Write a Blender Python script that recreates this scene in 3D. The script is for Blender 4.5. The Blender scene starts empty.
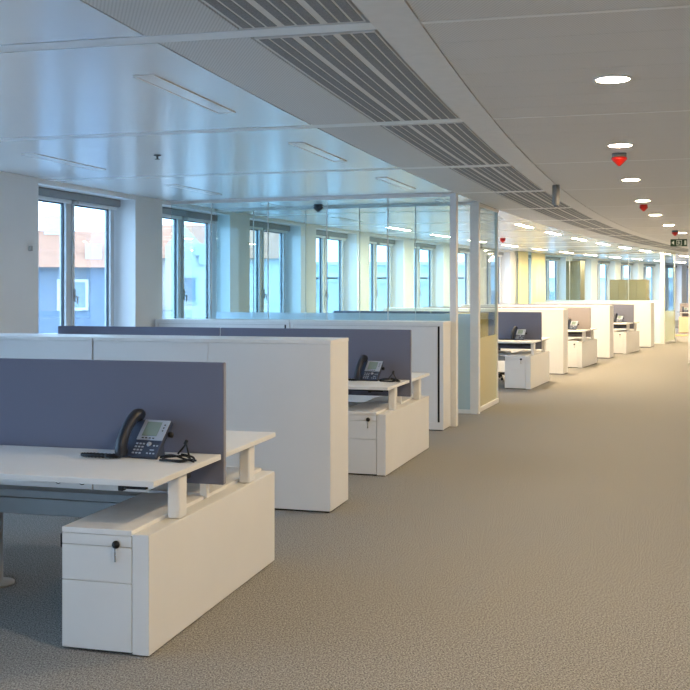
import bpy, bmesh, math, random
from mathutils import Vector, Matrix
random.seed(7)
S = bpy.context.scene
COL = S.collection
PI = math.pi
# ------------------------------------------------------------------ the building's curve
CX, CY = 103.04, -21.23          # centre of the curved floor plan
MOD = 1.365                      # facade module in degrees
def pt(r, th, z=0.0):
    a = math.radians(th)
    return Vector((CX - r*math.cos(a), CY + r*math.sin(a), z))
def lin(*c):
    def f(v):
        v /= 255.0
        return v/12.92 if v <= 0.04045 else ((v+0.055)/1.055)**2.4
    return tuple(f(v) for v in c)
# ------------------------------------------------------------------ mesh helpers
class MB:
    def __init__(s): s.bm = bmesh.new()
    def box(s, x0, x1, y0, y1, z0, z1, bev=0.0, seg=2):
        r = bmesh.ops.create_cube(s.bm, size=1.0)
        vs = r['verts']
        for v in vs:
            v.co = Vector((x0+(v.co.x+.5)*(x1-x0), y0+(v.co.y+.5)*(y1-y0), z0+(v.co.z+.5)*(z1-z0)))
        if bev > 0:
            es = list({e for v in vs for e in v.link_edges})
            bmesh.ops.bevel(s.bm, geom=es, offset=bev, segments=seg, affect='EDGES', profile=.6)
        return s
    def arc(s, r0, r1, t0, t1, z0, z1, n=None):
        n = n or max(1, int(abs(t1-t0)/0.35)+1)
        rings = []
        for i in range(n+1):
            t = t0+(t1-t0)*i/n
            rings.append([s.bm.verts.new(pt(r, t, z)) for r, z in ((r0,z0),(r1,z0),(r1,z1),(r0,z1))])
        for i in range(n):
            a, b = rings[i], rings[i+1]
            for k in range(4):
                s.bm.faces.new((a[k], a[(k+1)%4], b[(k+1)%4], b[k]))
        s.bm.faces.new(rings[0][::-1]); s.bm.faces.new(rings[-1])
        return s
    def poly(s, pts, d):                       # extruded polygon: pts list of Vector, d extrusion vector
        a = [s.bm.verts.new(p) for p in pts]
        b = [s.bm.verts.new(Vector(p)+Vector(d)) for p in pts]
        n = len(a)
        s.bm.faces.new(a[::-1]); s.bm.faces.new(b)
        for i in range(n):
            s.bm.faces.new((a[i], a[(i+1)%n], b[(i+1)%n], b[i]))
        return s
    def lathe(s, prof, n=24, c=(0,0,0), ring=False):       # profile of (radius, z)
        rings = []
        for r, z in prof:
            rings.append([s.bm.verts.new((c[0]+r*math.cos(2*PI*i/n), c[1]+r*math.sin(2*PI*i/n), c[2]+z)) for i in range(n)])
        for a, b in zip(rings, rings[1:]):
            for i in range(n):
                s.bm.faces.new((a[i], a[(i+1)%n], b[(i+1)%n], b[i]))
        if ring:
            for i in range(n):
                s.bm.faces.new((rings[-1][i], rings[-1][(i+1)%n], rings[0][(i+1)%n], rings[0][i]))
        else:
            s.bm.faces.new(rings[0][::-1]); s.bm.faces.new(rings[-1])
        return s
    def tube(s, pts, rad, n=8, flat=1.0, up=Vector((0,0,1))):
        pts = [Vector(p) for p in pts]
        rads = rad if isinstance(rad, (list, tuple)) else [rad]*len(pts)
        rings = []
        for i, p in enumerate(pts):
            t = (pts[min(i+1, len(pts)-1)]-pts[max(i-1, 0)]).normalized()
            a = t.cross(up)
            if a.length < 1e-3: a = t.cross(Vector((1,0,0)))
            a.normalize(); b = a.cross(t)
            rings.append([s.bm.verts.new(p+(a*math.cos(2*PI*k/n)*flat+b*math.sin(2*PI*k/n))*rads[i]) for k in range(n)])
        for a, b in zip(rings, rings[1:]):
            for i in range(n):
                s.bm.faces.new((a[i], a[(i+1)%n], b[(i+1)%n], b[i]))
        s.bm.faces.new(rings[0][::-1]); s.bm.faces.new(rings[-1])
        return s
    def build(s, name, mat, parent=None, smooth=False, xf=None):
        if xf is not None: bmesh.ops.transform(s.bm, matrix=xf, verts=s.bm.verts)
        bmesh.ops.recalc_face_normals(s.bm, faces=s.bm.faces)
        me = bpy.data.meshes.new(name); s.bm.to_mesh(me); s.bm.free()
        if smooth:
            for p in me.polygons: p.use_smooth = True
        me.materials.append(mat)
        o = bpy.data.objects.new(name, me); COL.objects.link(o)
        if parent: o.parent = parent
        return o
def spline(pts, k=8):
    pts = [Vector(p) for p in pts]; out = []
    for i in range(len(pts)-1):
        p0, p1, p2, p3 = pts[max(i-1,0)], pts[i], pts[i+1], pts[min(i+2,len(pts)-1)]
        for j in range(k):
            t = j/k
            out.append(0.5*((2*p1)+(p2-p0)*t+(2*p0-5*p1+4*p2-p3)*t*t+(3*p1-p0-3*p2+p3)*t**3))
    out.append(pts[-1]); return out
def tag(o, label, cat, group=None):
    o['label'] = label; o['category'] = cat
    if group: o['group'] = group
    return o
def thing(name, loc, rz=0.0, label=None, cat=None, group=None):
    o = bpy.data.objects.new(name, None); COL.objects.link(o)
    o.empty_display_size = .1; o.location = loc; o.rotation_euler = (0,0,rz)
    if label: tag(o, label, cat, group)
    return o
def struct(o):
    o['kind'] = 'structure'; return o
def row_thing(name, r, th, z, *a):
    return thing(name, pt(r, th, z), -math.radians(th), *a)
def dup(root, loc, rz, label):
    r = root.copy(); COL.objects.link(r); r.location = loc; r.rotation_euler = (0,0,rz); r['label'] = label
    for ch in root.children:
        c = ch.copy(); COL.objects.link(c); c.parent = r
        for g in ch.children:
            d = g.copy(); COL.objects.link(d); d.parent = c
    return r
# ------------------------------------------------------------------ materials
def mat(name, col, rough=.5, metal=0.0, spec=.5, noise=None, bump=None, coat=0.0):
    m = bpy.data.materials.new(name); m.use_nodes = True
    nt = m.node_tree; b = nt.nodes['Principled BSDF']
    b.inputs['Base Color'].default_value = (*col, 1)
    b.inputs['Roughness'].default_value = rough
    b.inputs['Metallic'].default_value = metal
    b.inputs['Specular IOR Level'].default_value = spec
    b.inputs['Coat Weight'].default_value = coat
    sc, amt = noise if noise else (14, .03)
    tc = nt.nodes.new('ShaderNodeTexCoord'); n = nt.nodes.new('ShaderNodeTexNoise')
    n.inputs['Scale'].default_value = sc; n.inputs['Detail'].default_value = 4
    nt.links.new(tc.outputs['Object'], n.inputs['Vector'])
    rp = nt.nodes.new('ShaderNodeValToRGB')
    rp.color_ramp.elements[0].position = .3; rp.color_ramp.elements[1].position = .7
    rp.color_ramp.elements[0].color = (*[c*(1-amt) for c in col], 1)
    rp.color_ramp.elements[1].color = (*[min(1, c*(1+amt)) for c in col], 1)
    nt.links.new(n.outputs['Fac'], rp.inputs['Fac'])
    nt.links.new(rp.outputs['Color'], b.inputs['Base Color'])
    if bump:
        bp = nt.nodes.new('ShaderNodeBump'); bp.inputs['Strength'].default_value = bump[1]; bp.inputs['Distance'].default_value = bump[2]
        n2 = nt.nodes.new('ShaderNodeTexNoise'); n2.inputs['Scale'].default_value = bump[0]; n2.inputs['Detail'].default_value = 2
        nt.links.new(tc.outputs['Object'], n2.inputs['Vector'])
        nt.links.new(n2.outputs['Fac'], bp.inputs['Height']); nt.links.new(bp.outputs['Normal'], b.inputs['Normal'])
    return m
def emit(name, col, strength):
    m = bpy.data.materials.new(name); m.use_nodes = True
    nt = m.node_tree; nt.nodes.clear()
    e = nt.nodes.new('ShaderNodeEmission'); o = nt.nodes.new('ShaderNodeOutputMaterial')
    e.inputs['Color'].default_value = (*col, 1); e.inputs['Strength'].default_value = strength
    nt.links.new(e.outputs[0], o.inputs[0]); return m
def glass(name, tint, gl=.08, rough=.0, film=None):
    m = bpy.data.materials.new(name); m.use_nodes = True
    nt = m.node_tree; nt.nodes.clear()
    o = nt.nodes.new('ShaderNodeOutputMaterial')
    t = nt.nodes.new('ShaderNodeBsdfTransparent'); t.inputs['Color'].default_value = (*tint, 1)
    g = nt.nodes.new('ShaderNodeBsdfGlossy'); g.inputs['Roughness'].default_value = rough
    base = t
    if film:                                   # frosted film: part see-through, part scattering
        colr, w = film
        d = nt.nodes.new('ShaderNodeBsdfDiffuse'); d.inputs['Color'].default_value = (*colr, 1)
        tl = nt.nodes.new('ShaderNodeBsdfTranslucent'); tl.inputs['Color'].default_value = (*colr, 1)
        mm = nt.nodes.new('ShaderNodeMixShader'); mm.inputs[0].default_value = .5
        nt.links.new(d.outputs[0], mm.inputs[1]); nt.links.new(tl.outputs[0], mm.inputs[2])
        m2 = nt.nodes.new('ShaderNodeMixShader'); m2.inputs[0].default_value = w
        nt.links.new(t.outputs[0], m2.inputs[1]); nt.links.new(mm.outputs[0], m2.inputs[2]); base = m2
    lw = nt.nodes.new('ShaderNodeFresnel'); lw.inputs['IOR'].default_value = 1.35
    ml = nt.nodes.new('ShaderNodeMath'); ml.operation = 'MULTIPLY'; ml.inputs[1].default_value = gl*10
    nt.links.new(lw.outputs[0], ml.inputs[0])
    cl = nt.nodes.new('ShaderNodeClamp'); nt.links.new(ml.outputs[0], cl.inputs[0])
    mx = nt.nodes.new('ShaderNodeMixShader')
    nt.links.new(cl.outputs[0], mx.inputs[0]); nt.links.new(base.outputs[0], mx.inputs[1]); nt.links.new(g.outputs[0], mx.inputs[2])
    nt.links.new(mx.outputs[0], o.inputs[0]); return m

WHITE = mat('white laminate', (.74,.735,.72), .42, noise=(3,.012))
WHITEEDGE = mat('white edge band', (.78,.77,.75), .4)
WPAINT = mat('white wall paint', (.78,.785,.785), .7, noise=(2,.02))
LEGM = mat('white powder coated steel', (.76,.755,.74), .4)
GREYM = mat('grey coated steel', (.42,.42,.41), .45)
DARK = mat('black plastic', (.008,.009,.011), .45, spec=.3)
DARKM = mat('dark steel', (.03,.033,.038), .45)
FAB = mat('grey woven screen fabric', lin(112,115,132), .95, spec=.15, noise=(420,.22), bump=(700,.35,.002))
FABLIGHT = mat('light grey woven screen fabric', lin(150,142,142), .95, spec=.15, noise=(420,.2), bump=(700,.35,.002))
FABEDGE = mat('screen edge trim', lin(140,142,152), .8)
CEILGLOSS = mat('glossy metal ceiling panel', (.82,.85,.87), .24, metal=.3, spec=.6, noise=(1.5,.01))
CEILJOINT = mat('ceiling joint strip', (.78,.8,.81), .35, metal=.2)
CEILSMOOTH = mat('smooth ceiling band', (.70,.70,.69), .5)
SLOT = mat('dark linear slot', lin(128,132,136), .7, noise=(160,.25))
FRAMEW = mat('window frame', lin(200,206,210), .45)
GASKET = mat('window gasket', lin(58,68,78), .5)
BLIND = mat('grey roller blind', lin(150,156,160), .8)
BLINDW = mat('white blind bar', lin(225,230,232), .6)
SILVER = mat('silver plastic', lin(176,184,198), .32, metal=.3)
PHONE = mat('dark slate plastic', lin(50,60,82), .38)
HANDSET = mat('blue black handset plastic', lin(30,36,50), .42)
LCD = mat('grey green display', lin(128,146,140), .25)
KEYM = mat('pale phone keys', lin(170,180,196), .4)
CHROME = mat('chrome', (.75,.75,.76), .2, metal=1)
RED = mat('red detector plastic', lin(190,30,22), .35)
GREYP = mat('grey plastic', lin(132,130,128), .5)
DGREYP = mat('dark grey plastic', lin(70,76,84), .5)
OCHREWARM = mat('ochre finish with warm light in colour', lin(238,190,92), .45, noise=(9,.12))  # warm light on the cabinet is put into this ochre colour
BROWN = mat('olive brown laminate', lin(138,128,102), .5, noise=(4,.06))
YELLOW = mat('yellow curtain cloth', lin(246,238,192), .85, noise=(30,.05))
ORANGE = mat('orange rug', lin(236,150,84), .95, noise=(60,.1))
GREENS = mat('dark green sign', lin(28,70,48), .4)
WHITES = mat('white sign pictogram', lin(226,236,224), .5)
LAMPOFF = mat('unlit diffuser', lin(240,244,248), .2)
GLASSW = glass('window glass', (.97,.985,.99), .05)
GLASST = glass('partition glass', (.885,.965,.975), .05)
FROST = glass('frosted film glass', (.82,.92,.98), .03, .2, ((.76,.90,1.0), .62))
FROSTY = glass('warm frosted film glass', (.92,.94,.82), .03, .2, ((.9,.9,.72), .55))
LAMPLIN = emit('lit linear diffuser', (1.0,.75,.43), 275.0)
LAMPWIN = emit('lit window-side diffuser', (1.0,.80,.55), 105.0)
LAMPDOWN = emit('lit downlight', (1.0,.77,.48), 620.0)

def carpet():
    m = mat('carpet', lin(136,130,120), .97, spec=.08)
    nt = m.node_tree; b = nt.nodes['Principled BSDF']
    tc = nt.nodes.new('ShaderNodeTexCoord')
    n1 = nt.nodes.new('ShaderNodeTexNoise'); n1.inputs['Scale'].default_value = 150; n1.inputs['Detail'].default_value = 3
    n2 = nt.nodes.new('ShaderNodeTexVoronoi'); n2.inputs['Scale'].default_value = 210
    n3 = nt.nodes.new('ShaderNodeTexNoise'); n3.inputs['Scale'].default_value = 1.3
    mp = nt.nodes.new('ShaderNodeMapping'); mp.inputs['Rotation'].default_value = (0,0,math.radians(-16)); mp.inputs['Scale'].default_value = (1,.55,1)
    nt.links.new(tc.outputs['Object'], mp.inputs['Vector'])
    for n in (n1, n2): nt.links.new(mp.outputs[0], n.inputs['Vector'])
    nt.links.new(tc.outputs['Object'], n3.inputs['Vector'])
    rp = nt.nodes.new('ShaderNodeValToRGB')
    rp.color_ramp.elements[0].position = .32; rp.color_ramp.elements[1].position = .68
    rp.color_ramp.elements[0].color = (*lin(98,96,94),1); rp.color_ramp.elements[1].color = (*lin(178,175,170),1)
    nt.links.new(n1.outputs['Fac'], rp.inputs['Fac'])
    mx = nt.nodes.new('ShaderNodeMix'); mx.data_type = 'RGBA'; mx.blend_type = 'MULTIPLY'; mx.inputs['Factor'].default_value = .5
    r2 = nt.nodes.new('ShaderNodeValToRGB'); r2.color_ramp.elements[0].color = (1,1,1,1); r2.color_ramp.elements[1].color = (.62,.62,.62,1)
    r2.color_ramp.elements[1].position = .8
    nt.links.new(n2.outputs['Distance'], r2.inputs['Fac'])
    nt.links.new(rp.outputs['Color'], mx.inputs['A']); nt.links.new(r2.outputs['Color'], mx.inputs['B'])
    nt.links.new(mx.outputs['Result'], b.inputs['Base Color'])
    bp = nt.nodes.new('ShaderNodeBump'); bp.inputs['Strength'].default_value = .5; bp.inputs['Distance'].default_value = .004
    nt.links.new(n2.outputs['Distance'], bp.inputs['Height']); nt.links.new(bp.outputs['Normal'], b.inputs['Normal'])
    return m
CARPET = carpet()
def perforated(name, col, rough, scale, dark):
    m = mat(name, col, rough)
    nt = m.node_tree; b = nt.nodes['Principled BSDF']
    tc = nt.nodes.new('ShaderNodeTexCoord')
    mp = nt.nodes.new('ShaderNodeMapping'); mp.inputs['Rotation'].default_value = (0,0,math.radians(-15)); mp.inputs['Scale'].default_value = (scale,)*3
    nt.links.new(tc.outputs['Object'], mp.inputs['Vector'])
    v = nt.nodes.new('ShaderNodeTexVoronoi'); v.inputs['Scale'].default_value = 1; v.inputs['Randomness'].default_value = 0
    v.voronoi_dimensions = '2D'
    nt.links.new(mp.outputs[0], v.inputs['Vector'])
    rp = nt.nodes.new('ShaderNodeValToRGB')
    rp.color_ramp.elements[0].position = .2; rp.color_ramp.elements[1].position = .32
    rp.color_ramp.elements[0].color = (*[c*dark for c in col],1); rp.color_ramp.elements[1].color = (*col,1)
    nt.links.new(v.outputs['Distance'], rp.inputs['Fac']); nt.links.new(rp.outputs['Color'], b.inputs['Base Color'])
    return m
PERF = perforated('perforated metal panel', (.64,.65,.65), .5, 70, .68)
PERFW = perforated('perforated corridor panel', (.66,.66,.65), .5, 70, .72)
def tiled():
    m = mat('red clay roof tiles', lin(178,124,96), .8, noise=(3,.12))
    return m
ROOF = tiled()
# ------------------------------------------------------------------ shell
TH0, TH1 = 8.0, 42.0
RI, RF = 102.2, 110.67           # inner wall, facade face
CZ = 2.65
struct(MB().arc(RI-.2, RF+.4, TH0-.2, TH1+.2, -.25, 0, 120).build('floor', CARPET))
# ceiling slab and its panel zones, each hung at 2.65
struct(MB().arc(RI-.2, RF+.42, TH0-.2, TH1+.2, CZ+.06, CZ+.3, 120).build('ceiling', CEILSMOOTH))
def joint(k): return 13.98+MOD*k
JW = .034
JC = .010
KS = range(-4, 20)
gl, pf, cw, jn, sm = MB(), MB(), MB(), MB(), MB()
for k in KS:
    a, b = joint(k)+JW, joint(k+1)-JW
    gl.arc(107.065, RF+.28, a+.004, b-.004, CZ, CZ+.06, 5)
    pf.arc(106.63, 107.055, a+.002, b-.002, CZ, CZ+.06, 5)
    n = 7; ca, cb = joint(k)+JC, joint(k+1)-JC
    for i in range(n):                            # transverse planks of the corridor ceiling
        cw.arc(RI, 105.86, ca+(cb-ca)*i/n+.0011, ca+(cb-ca)*(i+1)/n-.0011, CZ, CZ+.06, 1)
    jn.arc(105.862, RF+.28, joint(k)-JW+.002, joint(k)+JW-.002, CZ-.001, CZ+.06, 1)
    jn.arc(RI, 105.86, joint(k)-JC+.001, joint(k)+JC-.001, CZ-.001, CZ+.06, 1)
sm.arc(105.865, 106.06, joint(-4)+JW, joint(20)-JW, CZ-.004, CZ+.06, 100)
struct(gl.build('ceiling_glossy_panels', CEILGLOSS))
struct(pf.build('ceiling_perforated_strip', PERF))
struct(cw.build('ceiling_corridor_planks', PERFW))
struct(jn.build('ceiling_joint_strips', CEILJOINT))
struct(sm.build('ceiling_smooth_band', CEILSMOOTH))
# walls
struct(MB().arc(RI-.2, RI, TH0-.2, TH1+.2, 0, CZ+.06, 60).build('wall_right', WPAINT))
struct(MB().arc(RI-.2, RF+.4, TH0-.2, TH0, 0, CZ+.06, 1).build('wall_back', WPAINT))
struct(MB().arc(RI-.2, RF+.4, TH1, TH1+.2, 0, CZ+.06, 1).build('wall_front', WPAINT))
W0, WO = 16.60, 1.02             # first window's start angle, opening width
wl = MB()
SILL, HEAD = .25, 2.60
KW = range(-6, 18)
for k in KW:
    t = W0+MOD*k
    wl.arc(RF, RF+.38, t+WO, t+MOD, 0, CZ+.05, 1)
    wl.arc(RF, RF+.38, t, t+WO, 0, SILL, 2)
    wl.arc(RF, RF+.38, t, t+WO, HEAD, CZ+.05, 2)
wl.arc(RF, RF+.38, TH0, W0+MOD*KW[0], 0, CZ+.05, 1)
wl.arc(RF, RF+.38, W0+MOD*(KW[-1]+1), TH1, 0, CZ+.05, 2)
struct(wl.build('wall_left', WPAINT))
# windows: two sashes each, blind box at the head
def make_window(i, t):
    w = row_thing('window_%d' % i, RF, t, 0); struct(w)
    h = .965
    f = MB()
    for y0, y1, z0, z1 in ((-h, -h+.055, SILL, HEAD), (h-.055, h, SILL, HEAD), (-h+.055, h-.055, HEAD-.05, HEAD), (-h+.055, h-.055, SILL, SILL+.06)):
        f.box(-.34, -.26, y0, y1, z0, z1, .004, 1)
    f.box(-.34, -.26, -.035, .035, SILL+.06, HEAD-.05, .004, 1)
    f.build('window_frame', FRAMEW, w)
    for s in (-1, 1):
        y0, y1 = (-h+.057, -.037) if s < 0 else (.037, h-.057)
        z0, z1 = SILL+.062, HEAD-.052
        sh, gk = MB(), MB()
        for a, b, c, d in ((y0, y0+.05, z0, z1), (y1-.05, y1, z0, z1), (y0+.05, y1-.05, z0, z0+.06), (y0+.05, y1-.05, z1-.06, z1)):
            sh.box(-.325, -.245, a, b, c, d, .005, 1)
        so = sh.build('sash', FRAMEW, w)
        y0 += .05; y1 -= .05; z0 += .06; z1 -= .06
        for a, b, c, d in ((y0, y0+.014, z0, z1), (y1-.014, y1, z0, z1), (y0+.014, y1-.014, z0, z0+.02), (y0+.014, y1-.014, z1-.02, z1)):
            gk.box(-.298, -.276, a, b, c, d)
        gk.build('gasket', GASKET, so)
        MB().box(-.29, -.284, y0+.014, y1-.014, z0+.02, z1-.02).build('pane', GLASSW, so)
    hd = MB().box(-.245, -.225, .05, .075, 1.42, 1.56, .004, 1)
    hd.box(-.225, -.19, .055, .07, 1.47, 1.485).box(-.205, -.19, .055, .07, 1.40, 1.485, .003, 1)
    hd.build('handle', GREYM, w)
    MB().box(-.243, -.17, -h+.01, h-.01, HEAD-.085, HEAD-.004, .006, 1).build('blind_box', BLIND, w)
    for s in (-1, 1):
        y0, y1 = (-h+.03, -.05) if s < 0 else (.05, h-.03)
        MB().box(-.22, -.20, y0, y1, HEAD-.125, HEAD-.086, .004, 1).build('blind_bar', BLINDW, w)
    MB().lathe([(.0,-.02),(.035,-.02),(.04,0),(.035,.02),(.0,.02)], 14).build('blind_motor', GREYM, w, True, Matrix.Translation((-.19, 0, HEAD-.108)))
    MB().box(-.25, .03, -h-.01, h+.01, SILL+.0005, SILL+.025, .004, 1).build('window_sill', WHITE, w)
i = 0
for k in KW:
    i += 1; make_window(i, W0+MOD*k+WO/2)
struct(MB().box(0, .55, 0, .6, 0, CZ, .004, 1).build('column', WPAINT))
bpy.data.objects['column'].location = (7.285, 22.38, 0); bpy.data.objects['column'].rotation_euler = (0,0,-math.radians(24))
# ------------------------------------------------------------------ ceiling fittings
ORD = ['first','second','third','fourth','fifth','sixth','seventh','eighth','ninth','tenth','eleventh','twelfth','thirteenth','fourteenth','fifteenth']
def make_grille(k, label):
    a, b = joint(k)+JW+.012, joint(k+1)-JW-.012
    g = row_thing('ceiling_grille', 106.345, (a+b)/2, CZ, label, 'air grille', 'slotted air grilles along the ceiling')
    inv = g.matrix_basis.inverted()
    MB().arc(106.075, 106.615, a, b, -.002, .05, 5).build('frame', CEILSMOOTH, g, False, Matrix.Rotation(math.radians((a+b)/2), 4, 'Z') @ Matrix.Translation(-Vector((*pt(106.345,(a+b)/2)[:2],0))))
    rr = 106.60
    for grp in range(3):
        for s in range(3):
            MB().arc(rr-.042, rr, a+.01, b-.01, -.004, .0, 5).build('slot', SLOT, g, False, Matrix.Rotation(math.radians((a+b)/2), 4, 'Z') @ Matrix.Translation(-Vector((*pt(106.345,(a+b)/2)[:2],0))))
            rr -= .054
        rr -= .022
for n, k in enumerate(range(-1, 11)):
    make_grille(k, 'white slotted air grille in the ceiling, %s from the camera' % ('nearest' if n == 0 else ORD[n]))
def linear_lamp(r, t, lit, label):
    L = row_thing('ceiling_light', r, t, CZ, label, 'ceiling light', 'recessed linear ceiling lights')
    f = MB()
    w, h = .06, .59
    f.box(-w, -w+.012, -h, h, -.006, .03).box(w-.012, w, -h, h, -.006, .03).box(-w+.012, w-.012, -h, -h+.012, -.006, .03).box(-w+.012, w-.012, h-.012, h, -.006, .03)
    f.build('frame', LEGM, L)
    MB().box(-w+.012, w-.012, -h+.012, h-.012, -.004, .0).build('diffuser', (LAMPLIN if r < 108 else LAMPWIN) if lit else LAMPOFF, L)
for row, r in (('inner', 107.42), ('window-side', 109.7)):
    n = 0
    for k in range(-1, 16):
        t = joint(k)+MOD/2; lit = k >= 5
        n += 1
        if 0 <= k < 13 or lit:
            linear_lamp(r, t, lit, ('bright white' if lit else 'unlit pale')+' linear ceiling light, %s of the %s row' % (ORD[min(n-1,14)] if n < 16 else 'farthest', row))
dl = None
for n in range(-2, 14):
    t = 14.73+1.42*n
    lab = ('round glowing downlight over the aisle, nearest the camera' if n == 0 else
           'round glowing downlight over the aisle, %s from the camera' % ORD[n] if n > 0 else 'round downlight over the aisle behind the camera position')
    D = row_thing('downlight', 105.1, t, CZ, lab, 'downlight', 'downlights along the aisle')
    if dl is None:
        dl = D
        ring = MB(); N = 28
        ring.lathe([(.084,-.0),(.098,-.0),(.098,-.007),(.084,-.007)], N, (0,0,0), True); ring.build('trim_ring', LEGM, D, True)
        MB().lathe([(.0,-.004),(.082,-.004),(.082,.0),(.0,.0)], N).build('lamp_disc', LAMPDOWN, D)
    else:
        for ch in dl.children:
            c = ch.copy(); COL.objects.link(c); c.parent = D
def detector(x, y, label, cap, base, s=1.0):
    d = thing('smoke_detector', (x, y, CZ), 0, label, 'detector')
    MB().lathe([(0,0),(.058*s,0),(.058*s,-.026*s),(.05*s,-.032*s),(0,-.032*s)], 20).build('base', base, d, True)
    MB().lathe([(0,-.033*s),(.06*s,-.033*s),(.064*s,-.046*s),(.05*s,-.062*s),(.012*s,-.1*s),(0,-.103*s)], 20).build('sensor_cap', cap, d, True)
detector(2.21, 8.5, 'red cone ceiling detector just beyond the second downlight', RED, GREYP)
detector(3.85, 13.6, 'red cone ceiling detector just beyond the fourth downlight', RED, RED, .85)
detector(3.35, 22.4, 'small red ceiling detector left of the aisle near the yellow curtain', RED, RED)
detector(-.345, 13.55, 'dark grey ceiling detector seen through the teal glass partition', DGREYP, DGREYP)
detector(6.1, 19.5, 'greyish ceiling detector with red tip above the exit sign', RED, DGREYP)
sp = thing('sprinkler', (-1.53, 8.6, CZ), 0, 'tiny dark sprinkler in the glossy ceiling', 'sprinkler')
MB().lathe([(0,0),(.03,0),(.03,-.006),(.008,-.01),(.008,-.03),(.022,-.032),(.022,-.036),(0,-.036)], 14).build('sprinkler_head', DGREYP, sp, True)
cm = thing('ceiling_sensor', (2.21, 11.05, CZ), 0, 'grey cylinder hanging from the ceiling beside the slotted grilles', 'sensor')
MB().lathe([(0,0),(.038,0),(.038,-.2),(.034,-.215),(0,-.215)], 20).build('housing', GREYP, cm, True)
MB().lathe([(0,-.2155),(.026,-.2155),(.02,-.228),(0,-.23)], 16).build('lens', DGREYP, cm, True)
# exit sign
ex = thing('exit_sign', (6.96, 22.0, 2.46), -math.radians(14), 'green emergency exit sign with white pictograms under the ceiling', 'sign')
MB().box(-.165, .165, -.015, .015, 0, .15, .004, 1).build('panel', GREENS, ex)
MB().box(-.01, .01, -.008, .008, .15, .19).build('bracket', GREYM, ex)
p = MB()
p.poly([Vector((-.145,-.0165,.075)), Vector((-.095,-.0165,.03)), Vector((-.095,-.0165,.12))], (0,.0012,0))
p.build('arrow_pictogram', WHITES, ex)
p = MB()   # figure running through a doorway
p.box(-.045, .06, -.0165, -.0153, .02, .03).box(-.045, .06, -.0165, -.0153, .12, .13).box(-.045,-.035,-.0165,-.0153,.03,.12).box(.05,.06,-.0165,-.0153,.03,.12)
p.lathe([(0,0),(.009,0),(.009,.0012),(0,.0012)], 12, (0,0,0))
for v in p.bm.verts:
    if abs(v.co.x) < .0095 and v.co.z < .002 and abs(v.co.y) < .0095:
        v.co = Vector((v.co.x+.0, -.0165+v.co.z, v.co.y+.108))
p.poly([Vector((-.008,-.0165,.095)),Vector((-.028,-.0165,.08)),Vector((-.025,-.0165,.074)),Vector((0,-.0165,.084)),Vector((-.012,-.0165,.05)),Vector((-.03,-.0165,.036)),Vector((-.022,-.0165,.034)),Vector((0,-.0165,.05)),Vector((.004,-.0165,.06)),Vector((.03,-.0165,.05)),Vector((.032,-.0165,.056)),Vector((.008,-.0165,.068)),Vector((.012,-.0165,.082)),Vector((.03,-.0165,.074)),Vector((.032,-.0165,.08)),Vector((.01,-.0165,.096))], (0,.0012,0))
p.build('running_figure', WHITES, ex)
MB().box(.11, .15, -.0165, -.0153, .03, .12).build('door_pictogram', WHITES, ex)
ws = thing('wall_sensor', pt(RF-.0, 16.52, 1.93), -math.radians(16.52), 'tiny grey sensor box on the white pier left of the first window', 'sensor')
MB().box(0, .022, -.025, .025, 0, .05, .004, 1).build('sensor_box', GREYM, ws)
# ------------------------------------------------------------------ glass partitions
def partition_radial(th, label, r0, r1, joints, frost, postw, rail=.035):
    P = row_thing('glass_partition', r0, th, 0, label, 'glass partition')
    L = r1-r0                                   # local x runs to -L
    MB().box(-postw/2, postw/2, -.05, .05, 0, CZ-.001, .003, 1).build('post', LEGM, P)
    MB().box(-L, -postw/2, -.025, .025, CZ-rail, CZ-.001).build('top_rail', LEGM, P)
    MB().box(-L, -postw/2, -.025, .025, 0, .05).build('floor_rail', LEGM, P)
    xs = [-postw/2]+[-(j-r0) for j in joints]+[-L]
    for a, b in zip(xs, xs[1:]):
        if frost:
            MB().box(b+.004, a-.004, -.006, .006, .05, 1.25).build('frosted_pane', FROST, P)
            MB().box(b+.004, a-.004, -.006, .006, 1.2505, CZ-rail).build('pane', GLASST, P)
        else:
            MB().box(b+.004, a-.004, -.006, .006, .05, CZ-rail).build('pane', GLASST, P)
    for j in joints:
        MB().box(-(j-r0)-.004, -(j-r0)+.004, -.009, .009, .05, CZ-rail).build('joint', FRAMEW, P)
    return P
partition_radial(18.085, 'clear teal-tinted glass partition behind the second pair of tall cabinets', 107.09, RF, (107.87,108.62,109.37,110.12), False, .075)
g2 = partition_radial(18.76, 'glass partition with frosted lower half and broad white post by the aisle', 107.10, RF, (107.87,108.62,109.37,110.12), True, .11)
g3 = partition_radial(28.75, 'distant glass partition with pale post behind the last tall cabinet', 107.12, RF, (108.1,109.0,109.85), True, .11)
def partition_side(r, t0, t1, label, f1):
    tm = (t0+t1)/2
    P = row_thing('glass_partition', r, tm, 0, label, 'glass partition')
    h = math.radians(t1-t0)*r/2
    MB().box(-.03, .03, -h, h, 0, .06, .003, 1).build('floor_rail', LEGM, P)
    MB().box(-.03, .03, -h, h, CZ-.035, CZ-.001).build('top_rail', LEGM, P)
    MB().box(-.02, .02, h-.03, h, .06, CZ-.035).build('end_post', LEGM, P)
    MB().box(-.006, .006, -h, h-.03, .06, .94).build('frosted_pane', f1, P)
    MB().box(-.006, .006, -h, h-.03, .9405, CZ-.035).build('pane', GLASST, P)
partition_side(107.10, 18.76+.032, 19.52, 'short yellowish frosted glass return panel beside the broad white post', FROSTY)
partition_side(107.12, 28.75+.032, 29.6, 'short far glass return panel at the end of the aisle', FROSTY)
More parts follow.
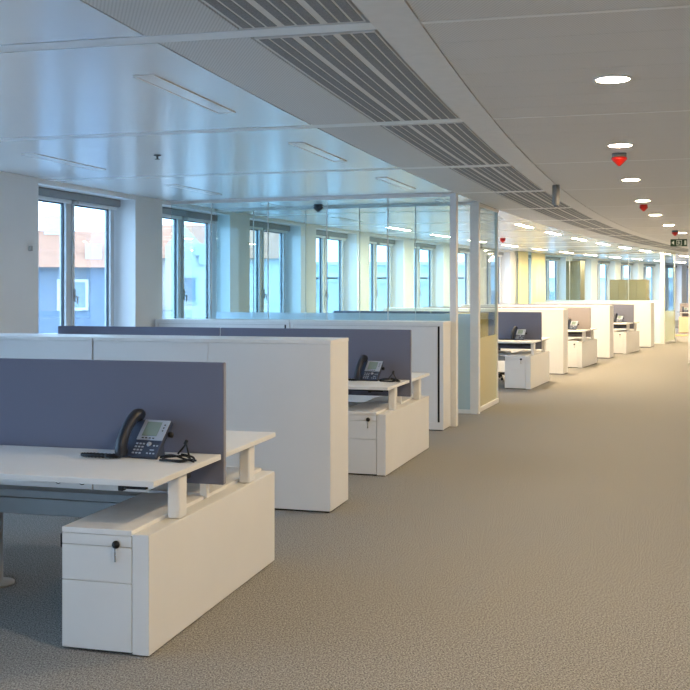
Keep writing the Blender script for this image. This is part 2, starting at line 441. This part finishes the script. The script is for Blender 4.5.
# ------------------------------------------------------------------ cabinets
def make_cabinet(u1, u0, groove, label, th):
    o = row_thing('storage_cabinet', {15.47:107.015,17.84:107.11}.get(th,107.02), th, 0, label, 'cabinet', 'tall white storage cabinets')
    if th < 16: o.rotation_euler.z -= math.radians(.5)
    D, H = (.39 if groove else .45), 1.2
    b = MB()
    b.box(u0+.002, u1-.002, .022 if not groove else .03, D, .012, H-.026, .002, 1)
    if groove:
        b.box(u0+.002, u0+.042, 0, .0295, .012, H-.026).box(u1-.042, u1-.002, 0, .0295, .012, H-.026)
        b.box(u0+.042, u1-.042, 0, .0295, .012, .09).box(u0+.042, u1-.042, 0, .0295, H-.05, H-.026)
    b.build('body', WHITE, o)
    MB().box(u0, u1, -.003, D+.003, H-.0255, H, .002, 1).build('top', WHITEEDGE, o)
    MB().box(u0+.02, u1-.02, .02, D-.02, 0, .0115).build('plinth', DARK, o)
    if groove:
        MB().box(u0+.043, u1-.043, .0225, .0295, .091, H-.051).build('groove', DARK, o)
        m = (u0+u1)/2
        MB().box(u0+.043, m-.001, .006, .022, .092, H-.052, .002, 1).build('sliding_door', WHITE, o)
        MB().box(m+.001, u1-.068, .004, .022, .092, H-.052, .002, 1).build('sliding_door', WHITE, o)
    else:
        m = (u0+u1)/2
        MB().box(u0+.003, m-.0012, 0, .0215, .013, H-.027, .0015, 1).build('back_panel', WHITE, o)
        MB().box(m+.0012, u1-.003, 0, .0215, .013, H-.027, .0015, 1).build('back_panel', WHITE, o)
    return o
CABS = [(15.47, False, 'behind the nearest desk'), (17.84, True, 'with dark door groove in front of the teal glass partition'),
        (22.27, False, 'behind the third desk'), (24.94, False, 'behind the fourth desk'), (27.66, False, 'behind the farthest left desk')]
for th, g, s in CABS:
    L1 = 1.84 if th < 16 else 1.80
    make_cabinet(0, -L1, g, 'white storage cabinet '+s+', aisle end', th)
    make_cabinet(-L1-.006, -3.28 if th > 27 else -3.53, g, 'white storage cabinet '+s+', window end', th)
oc = row_thing('ochre_cabinet', 107.19, 18.86, 0, 'cabinet with warm light in its ochre colour, seen through the short glass return panel', 'cabinet')
MB().box(-.42, 0, 0, 1.12, .03, 1.215, .003, 1).build('body', OCHREWARM, oc)
MB().box(-.425, .005, -.005, 1.125, 1.2155, 1.24, .002, 1).build('top', OCHREWARM, oc)
MB().box(-.40, -.02, .02, 1.10, 0, .0295).build('plinth', DARK, oc)
# ------------------------------------------------------------------ benches
LB = 3.62
HEADING = {13.885: 1.1, 16.28: .9, 20.60: .45, 23.20: .4, 25.92: .4}
def make_bench(th, label, fab=None):
    B = thing('bench_desk', pt(106.992, th, 0), -math.radians(th+HEADING[th]), label, 'desk', 'bench desks with screens')
    V = 1.64
    e = MB().box(-.078, 0, 0, V, .006, .515, .004, 2)
    eo = e.build('end_panel', WHITE, B)
    MB().box(-.066, -.012, .02, V-.02, 0, .0055).build('plinth', DARK, eo)  # black strip drawn in for the thin shadow line under the panel
    # outer window-side support
    MB().box(-LB, -LB+.05, .1, V-.1, 0, .515, .004, 1).build('end_panel', WHITE, B)
    for u0, u1 in ((-1.80, .012), (-LB, -1.806)):
        MB().box(u0, u1, .02, .785, .714, .74, .003, 2).build('tabletop', WHITE, B)
        MB().box(u0, u1, .855, V-.02, .714, .74, .003, 2).build('tabletop', WHITE, B)
    for u in (-.034, -1.72, -1.89, -LB+.025):
        for v in (.365, V-.365):
            z0 = .516 if u > -.1 or u < -LB+.1 else 0.0
            MB().box(u-.03, u+.03, v-.045, v+.045, z0, .7135, .012, 3).build('leg', LEGM, B)
    for v in (.60, V-.60):
        for u0, u1 in ((-1.70, -.08), (-LB+.08, -1.92)):
            MB().box(u0, u1, v-.025, v+.025, .65, .7135).build('crossbar', DARKM, B)
    MB().box(-LB+.051, -.42, .77, .87, .476, .515, .003, 1).build('cable_tray', GREYM, B)  # tray and beam: the shade under the desk is put into the grey
    MB().box(-LB+.051, -.42, .79, .85, .385, .468, .003, 1).build('beam', GREYM, B)
    for u in (-1.265, -2.6):
        MB().lathe([(0,0),(.09,0),(.09,.012),(.032,.02),(.032,.384),(0,.384)], 18, (u,.82,0)).build('beam_foot', GREYM, B, True)
    for u in (-.09, -1.70, -1.88, -LB+.1):
        MB().box(u-.018, u+.018, .803, .835, .5155 if u < -.42 else .5, .587).build('screen_post', LEGM, B)
    for u0, u1 in ((-1.845, .018), (-LB, -1.862)):
        s = MB().box(u0, u1, .80, .838, .586, 1.19, .006, 2).build('screen', fab or FAB, B)
        MB().box(u1-.0005, u1+.002, .806, .832, .59, 1.186).build('edge_trim', FABEDGE, s)
    c = MB().box(-.15, -.03, .03, .055, .7, .7135, .002, 1).box(-.16, -.135, .028, .06, .69, .7138, .003, 1)
    c.build('height_control', DARK, B)
    for u in (-.44, -.56):
        MB().tube(spline([(u,.2,.714),(u-.006,.2,.69),(u+.008,.21,.672),(u+.02,.22,.68),(u+.022,.22,.714)],5), .0022, 6).build('wire', DARKM, B, True)
    return B
bench_labels = [(13.885, 'nearest white bench desk with grey screen, its drawer unit toward the camera'),
                (16.28, 'white bench desk behind the first tall cabinet, second along the aisle'),
                (20.60, 'white bench desk just past the glass return panel, third along the aisle'),
                (23.20, 'white bench desk with paler screen, fourth along the aisle'),
                (25.92, 'farthest white bench desk on the left side of the aisle, fifth along')]
def make_pedestal():
    P = thing('drawer_pedestal', (0,0,0), 0, 'x', 'drawer unit', 'drawer pedestals under the desk ends')
    w = .165
    MB().box(-w, w, .018, .785, .012, .506, .002, 1).build('body', WHITE, P)
    MB().box(-w, w, 0, .787, .5065, .53, .003, 2).build('top', WHITEEDGE, P)
    MB().box(-w+.01, w-.01, .03, .77, 0, .0115).build('plinth', DARK, P)
    fr = []
    for z0, z1 in ((.459, .505), (.305, .4565), (.013, .3025)):
        fr.append(MB().box(-w+.001, w-.001, 0, .0175, z0, z1, .0015, 1).build('drawer', WHITE, P))
    lk = MB().lathe([(0,0),(.017,0),(.017,.008),(.012,.017),(0,.018)], 16, (0,0,0)).build('lock', DARK, fr[0], True, Matrix.Translation((w-.072, 0, .468)) @ Matrix.Rotation(PI/2, 4, 'X'))
    ky = MB().box(-.003, .003, -.0125, -.0095, -.024, -.008).box(-.0045, .0045, -.0125, -.0095, -.07, -.024, .001, 1).build('key', CHROME, fr[0], False, Matrix.Translation((w-.072, 0, .466)))
    MB().box(-w-.008, -w-.0002, .0, .03, .44, .5, .002, 1).build('side_latch', DARK, P)
    return P
def make_phone():
    P = thing('desk_phone', (0,0,0), 0, 'x', 'phone', 'desk phones')
    T = Matrix.Translation((0,.008,.012)) @ Matrix.Rotation(math.radians(47), 4, 'X')   # slope: local y runs up the face
    MB().box(-.10, .10, 0, .215, -.026, .0, .007, 3).build('base', PHONE, P, False, T)
    MB().box(-.048, .098, .093, .212, .0005, .006, .003, 2).build('faceplate', SILVER, P, False, T)
    MB().box(-.026, .058, .115, .198, .0062, .0085, .001, 1).build('display', LCD, P, False, T)
    b = MB()
    for i in range(4): b.box(-.02+.02*i, -.008+.02*i, .1, .106, .0062, .009, .001, 1)
    b.build('soft_keys', DARK, P, False, T)
    b = MB()
    for i in range(3): b.box(.075, .083, .145+.017*i, .152+.017*i, .0062, .009, .001, 1)
    b.build('line_keys', DARK, P, False, T)
    b = MB()
    for i in range(3):
        for j in range(4): b.box(-.04+.019*i, -.028+.019*i, .014+.018*j, .022+.018*j, .0, .0035, .001, 1)
    b.build('keypad', KEYM, P, False, T)
    b = MB().lathe([(0,0),(.013,0),(.012,.004),(0,.005)], 16, (.033,.072,0))
    b.build('navigation_key', SILVER, P, True, T)
    b = MB()
    for i in range(3): b.box(.04+.018*i, .05+.018*i, .016, .023, 0, .0035, .001, 1)
    for i in range(2): b.box(.06+.018*i, .07+.018*i, .06, .068, 0, .0035, .001, 1)
    b.box(.052, .076, .036, .042, 0, .0035, .001, 1)
    b.build('function_keys', KEYM, P, False, T)
    path = spline([(-.08,.0,.018),(-.08,.008,.036),(-.08,.045,.058),(-.08,.105,.066),(-.08,.17,.06),(-.08,.21,.042),(-.08,.224,.018)], 5)
    n = len(path)
    rad = [ .027+.008*abs(2*i/(n-1)-1)**2 for i in range(n)]
    rad[0] *= .6; rad[-1] *= .6
    MB().tube(path, rad, 14, 1.0, Vector((1,0,0))).build('handset', HANDSET, P, True, T)
    st = MB().poly([Vector((-.06,.07,.0)),Vector((-.06,.155,.0)),Vector((-.06,.13,.115)),Vector((-.06,.06,.05))], (.12,0,0))
    st.build('stand', PHONE, P)
    MB().lathe([(0,0),(.014,0),(.014,.018),(0,.02)], 14).build('stand_knob', DARK, P, True, Matrix.Translation((.1,.128,.105)) @ Matrix.Rotation(PI/2, 4, 'Y'))
    co = spline([(-.08,.012,.011),(-.15,-.004,.010),(-.24,-.012,.010),(-.29,-.034,.010),(-.24,-.056,.010),(-.16,-.05,.010),(-.092,-.034,.010),(-.08,-.012,.012)], 14)
    MB().tube([Vector((p.x, p.y+.0, p.z)) for p in co], [.0075+.0015*math.sin(i*1.9) for i in range(len(co))], 8).build('handset_cord', DARK, P, True)
    return P
def make_cable():
    P = thing('phone_cable', (0,0,0), 0, 'x', 'cable', 'black cable tangles beside the phones')
    b = MB()
    for path in ([(-.02,.06,.006),(.03,.05,.012),(.08,.07,.014),(.11,.05,.006),(.085,.02,.005),(.03,.02,.006),(.0,.04,.008)],
                 [(-.01,.045,.013),(.05,.03,.022),(.11,.025,.009),(.14,.03,.005),(.12,.055,.014),(.07,.06,.022)],
                 [(.05,.07,.02),(.075,.075,.05),(.085,.072,.062),(.095,.06,.045),(.13,.02,.012),(.15,.01,.005)],
                 [(.0,.02,.004),(.05,.005,.006),(.1,.0,.005),(.135,.012,.012),(.15,.028,.006)]):
        b.tube(spline([(x*1.2, y*1.45, z*1.25+.0005) for x, y, z in path], 7), .005, 7)
    b.build('cord', DARK, P, True)
    MB().box(-.008, .008, -.006, .006, -.012, .012, .002, 1).build('plug', DARK, P, False, Matrix.Translation((.1008,.1044,.082)) @ Matrix.Rotation(.5, 4, 'Y'))
    return P
ped = phone = cable = None
where = ['at the end of the nearest bench desk', 'at the second bench desk behind the first tall cabinet', 'at the third bench desk past the glass return',
         'at the fourth bench desk with the paler screen', 'at the farthest left bench desk']
for i, (th, lab) in enumerate(bench_labels):
    make_bench(th, lab, FABLIGHT if i == 3 else None)
    a = math.radians(th+HEADING[th]); o = pt(106.992, th)
    R = Vector((math.cos(a), -math.sin(a), 0)); F = Vector((math.sin(a), math.cos(a), 0))
    pl = 'white three-drawer pedestal with key '+where[i]
    loc = o+R*(-.245)+F*.0
    if ped is None:
        ped = make_pedestal(); ped.location = loc; ped.rotation_euler = (0,0,-a); ped['label'] = pl
    else: dup(ped, loc, -a, pl)
    dup(ped, o+R*(-.245)+F*1.64, -a+PI, 'white pedestal beyond the screen '+where[i])
    ph = 'dark desk phone with silver faceplate '+where[i]
    loc = o+R*(-.325)+F*.545+Vector((0,0,.7405))
    if phone is None:
        phone = make_phone(); phone.location = loc; phone.rotation_euler = (0,0,-a-math.radians(8)); phone['label'] = ph
    else: dup(phone, loc, -a-math.radians(8), ph)
    if i < 2:
        cl = 'black cable tangle right of the phone '+('on the nearest bench desk', 'behind the first tall cabinet')[i]
        loc = o+R*(-.19)+F*.485+Vector((0,0,.7405))
        if cable is None:
            cable = make_cable(); cable.location = loc; cable.rotation_euler = (0,0,-a); cable['label'] = cl
        else: dup(cable, loc, -a, cl)
# office chair behind the third desk, mostly hidden by the glass and the pedestal
OC = row_thing('office_chair', 106.62, 21.62, 0, 'dark office chair whose caster base shows left of the third drawer pedestal', 'chair')
OC.location = (2.62, 18.36, 0)
MB().box(-.23, .23, -.22, .22, .43, .49, .025, 3).build('seat', DGREYP, OC)
MB().box(-.21, .21, .20, .245, .56, 1.0, .02, 3).build('backrest', DGREYP, OC)
MB().box(-.03, .03, .215, .26, .40, .60, .006, 2).box(-.03, .03, .0, .25, .39, .429, .006, 2).build('back_support', DARK, OC)
MB().lathe([(0,.11),(.03,.11),(.028,.25),(.02,.25),(.02,.389),(0,.389)], 16).build('gas_column', DARK, OC, True)
for q in range(5):
    m = Matrix.Rotation(q*2*PI/5+.3, 4, 'Z')
    MB().tube([(.02,0,.10),(.15,0,.095),(.29,0,.075)], [.026,.02,.014], 8).build('base_leg', DARK, OC, True, m)
    MB().lathe([(0,-.018),(.026,-.018),(.029,-.01),(.029,.01),(.026,.018),(0,.018)], 14).build('caster', DARK, OC, True, m @ Matrix.Translation((.29,0,.0295)) @ Matrix.Rotation(PI/2, 4, 'X'))
# far right desk at the end of the aisle
fd = thing('desk', (12.02, 38.0, 0), -math.radians(20), 'small tan-fronted desk with grey screen at the far right end of the aisle', 'desk')
MB().box(0, 1.2, 0, .5, .02, .58, .004, 1).build('cabinet_body', mat('beige laminate', lin(226,196,160), .5), fd)
MB().box(.03, 1.17, .03, .47, 0, .0195).build('plinth', DARK, fd)
MB().box(0, 1.4, 0, .8, .72, .745, .003, 1).build('tabletop', WHITE, fd)
for u in (.05, 1.1):
    MB().box(u, u+.06, .1, .19, .581, .7195).build('leg', LEGM, fd)
MB().box(0, 1.4, .81, .85, .58, 1.06, .005, 1).build('screen', FABLIGHT, fd)
MB().box(.04, .1, .70, .809, .60, .66).build('screen_bracket', GREYM, fd)
MB().box(.0, 1.4, .805, .855, 0, .579).build('screen_panel', WHITE, fd)
dup(phone, Vector((12.02,38.0,0))+Matrix.Rotation(-math.radians(20),3,'Z') @ Vector((.22,.12,.7455)), -math.radians(20), 'dark desk phone on the small desk at the far right end')
tag(MB().lathe([(0,.001),(.45,.001),(.45,.011),(0,.012)], 40).build('rug', ORANGE, None), 'round orange rug on the floor at the far end', 'rug')
bpy.data.objects['rug'].location = (11.4, 36.0, 0)
# far cupboards beyond the last partition and the yellow curtain
tc = row_thing('tall_cupboard', 109.95, 29.5, 0, 'tall olive-brown cupboard behind the distant glass partition', 'cupboard')
MB().box(-.46, 0, 0, .45, .05, 2.46, .004, 1).build('body', BROWN, tc)
MB().box(-.44, -.02, .02, .43, 0, .0495).build('plinth', DARK, tc)
for a, b in ((-.458, -.231), (-.229, -.002)):
    d = MB().box(a, b, -.02, -.0005, .06, 2.45, .002, 1).build('door', BROWN, tc)
    MB().box((b-.03 if a < -.3 else a+.015), (b-.015 if a < -.3 else a+.03), -.035, -.0205, 1.1, 1.25, .002, 1).build('handle', CHROME, d)
lc = row_thing('low_cupboard', 108.2, 30.1, 0, 'wide olive-brown cupboard of shoulder height behind the distant glass partition', 'cupboard')
MB().box(-1.15, 0, 0, .45, .05, 1.88, .004, 1).build('body', BROWN, lc)
MB().box(-1.13, -.02, .02, .43, 0, .0495).build('plinth', DARK, lc)
for j in range(4):
    d = MB().box(-1.148+.287*j, -1.148+.287*j+.283, -.02, -.0005, .06, 1.87, .002, 1).build('door', BROWN, lc)
    MB().box(-1.148+.287*j+.02, -1.148+.287*j+.032, -.035, -.0205, 1.0, 1.15, .002, 1).build('handle', CHROME, d)
def curtain(t0, t1, label):
    b = MB(); n = int((t1-t0)/.012)
    vs = []
    for j in range(n+1):
        t = t0+(t1-t0)*j/n; r = RF-.09+.028*math.sin(j*1.1)
        vs.append([b.bm.verts.new(pt(r+dr, t, z)) for dr, z in ((0,.05),(0,CZ-.012),(-.004,CZ-.012),(-.004,.05))])
    for p_, q in zip(vs, vs[1:]):
        for k in range(4): b.bm.faces.new((p_[k], p_[(k+1)%4], q[(k+1)%4], q[k]))
    b.bm.faces.new(vs[0]); b.bm.faces.new(vs[-1][::-1])
    c = row_thing('curtain', RF-.09, (t0+t1)/2, 0, label, 'curtain', 'yellow curtains at the far window')
    xf = Matrix.Rotation(math.radians((t0+t1)/2), 4, 'Z') @ Matrix.Translation(-pt(RF-.09, (t0+t1)/2))
    b.build('cloth', YELLOW, c, True, xf)
    h = math.radians(t1-t0)*RF/2
    MB().box(-.02, .02, -h, h, CZ-.0115, CZ-.001).build('rail', LEGM, c)
curtain(27.42, 27.84, 'pale yellow pleated curtain, left one at the far window')
curtain(28.04, 28.66, 'pale yellow pleated curtain, right one at the far window')
# ------------------------------------------------------------------ outside
GZ = -9.0
BLUEW = mat('blue grey facade', lin(108,124,142), .8, noise=(1,.05))
WHITEB = mat('white render facade', lin(205,208,208), .8, noise=(1,.03))
TEALW = mat('teal facade', lin(100,180,184), .6, noise=(1,.05))
PALEB = mat('pale grey facade', lin(178,190,195), .8, noise=(1,.05))
OWIN = mat('dark outside window glass', lin(120,142,160), .35)
BIGGR = mat('city ground', lin(178,182,182), .9, noise=(.2,.1))
gnd = struct(MB().box(-130, 130, -60, 190, GZ-1, GZ).build('ground_outside', BIGGR))
def windows(parent, xs, zs, y, w, h, frame=WHITEB):
    for x in xs:
        for z in zs:
            f = MB().box(x-.07, x, y-.05, y-.001, z, z+h).box(x+w, x+w+.07, y-.05, y-.001, z, z+h).box(x-.07, x+w+.07, y-.05, y-.001, z-.07, z).box(x-.07, x+w+.07, y-.05, y-.001, z+h, z+h+.07)
            fo = f.build('window', frame, parent)
            MB().box(x, x+w, y-.02, y-.001, z, z+h).build('pane', OWIN, fo)
A = thing('building', (-9.6, 25.0, GZ), math.radians(14), 'blue-grey house with red tiled roof outside the first window', 'building')
zb = 2.1-GZ
MB().box(-6, 4.0, 0, 5, 0, zb).build('wall', BLUEW, A)
MB().poly([Vector((-6.3,-.3,zb)), Vector((-6.3,5.3,zb)), Vector((-6.3,2.5,zb+1.02))], (10.6,0,0)).build('roof', ROOF, A)
windows(A, (-4.6, -2.2, .2, 2.75), (8.0, 10.12), 0, .6, .62)
MB().box(3.35, 3.75, .3, 1.2, zb+.22, zb+.6).build('dormer', WHITEB, A)
MB().box(2.3, 2.75, 2.2, 2.8, zb+.7, zb+1.4).build('chimney', WHITEB, A)
MB().box(-6, 4.0, -.06, -.001, 9.3, 9.5).build('ledge', WHITEB, A)
Bd = thing('building', (-4.85, 31.0, GZ), math.radians(8), 'white gabled house with red tiled roof outside the second window', 'building')
zb = 2.5-GZ
MB().box(-1.2, 3.0, 0.6, 9, 0, zb).build('wall', WHITEB, Bd)
MB().poly([Vector((-1.35,.3,zb)), Vector((-1.35,8.6,zb)), Vector((-1.35,3.2,zb+1.15))], (4.5,0,0)).build('roof', ROOF, Bd)
MB().poly([Vector((-.42,0,0)), Vector((.75,0,0)), Vector((.75,0,zb+.25)), Vector((.12,0,zb+.95)), Vector((-.42,0,zb+.35))], (0,1.6,0)).build('gable', WHITEB, Bd)
MB().box(.45, .85, -.4, -.01, zb+.05, zb+.4).box(.55, .75, -.4, -.01, zb-.2, zb+.05).build('wall_unit', PALEB, Bd)
windows(Bd, (.05,), (8.6, 10.2), 0, .4, .7, PALEB)
Cb = thing('building', (-2.6, 46.0, GZ), math.radians(0), 'low teal and white block seen through the third and fourth windows', 'building')
MB().box(-4.5, 1.0, 0, 9, 0, 2.1-GZ).build('wall', TEALW, Cb)
MB().box(1.01, 9, .5, 9, 0, 1.9-GZ).build('wing', WHITEB, Cb)
MB().box(-4.7, 9.2, -.2, 9.2, 2.1-GZ+.01, 2.3-GZ).build('roof', WHITEB, Cb)
windows(Cb, (-4.0,-2.6,-1.2,.0), (7.4, 9.6), 0, .7, .9)
Db = thing('building', (3.0, 66.0, GZ), 0, 'pale grey apartment block far outside the middle windows', 'building')
MB().box(-9, 8, 0, 10, 0, 3.1-GZ).build('wall', PALEB, Db)
MB().box(-9.2, 8.2, -.2, 10.2, 3.1-GZ+.01, 3.3-GZ).build('roof', WHITEB, Db)
windows(Db, tuple(-8+2.0*j for j in range(8)), (6.6, 9.2), 0, 1.0, 1.3)
Eb = thing('building', (27.0, 88.0, GZ), math.radians(-14), 'long white block outside the farthest windows', 'building')
MB().box(-16, 16, 0, 10, 0, 2.4-GZ).build('wall', WHITEB, Eb)
MB().box(-16.2, 16.2, -.2, 10.2, 2.4-GZ+.01, 2.6-GZ).build('roof', PALEB, Eb)
windows(Eb, tuple(-15+2.5*j for j in range(12)), (6.5, 9.2), 0, 1.2, 1.2)
# ------------------------------------------------------------------ sky and camera
w = bpy.data.worlds.new('World'); S.world = w; w.use_nodes = True
nt = w.node_tree; bg = nt.nodes['Background']
bg.inputs['Color'].default_value = (.43, .68, 1.0, 1); bg.inputs['Strength'].default_value = 7.5
cam = bpy.data.cameras.new('Camera'); co = bpy.data.objects.new('Camera', cam); COL.objects.link(co)
co.location = (0,0,1.55); co.rotation_euler = (PI/2,0,0)
cam.sensor_width = 36; cam.lens = 36*1055/690; cam.shift_y = -55/690
cam.clip_end = 400
S.camera = co
S.view_settings.view_transform = 'Standard'; S.view_settings.look = 'None'
S.view_settings.gamma = 1; S.view_settings.exposure = 0.22
try:
    S.cycles.use_denoising = True; S.cycles.max_bounces = 10; S.cycles.transparent_max_bounces = 24
    S.cycles.diffuse_bounces = 5; S.cycles.glossy_bounces = 4
    S.cycles.sample_clamp_indirect = 4.0
except Exception: pass
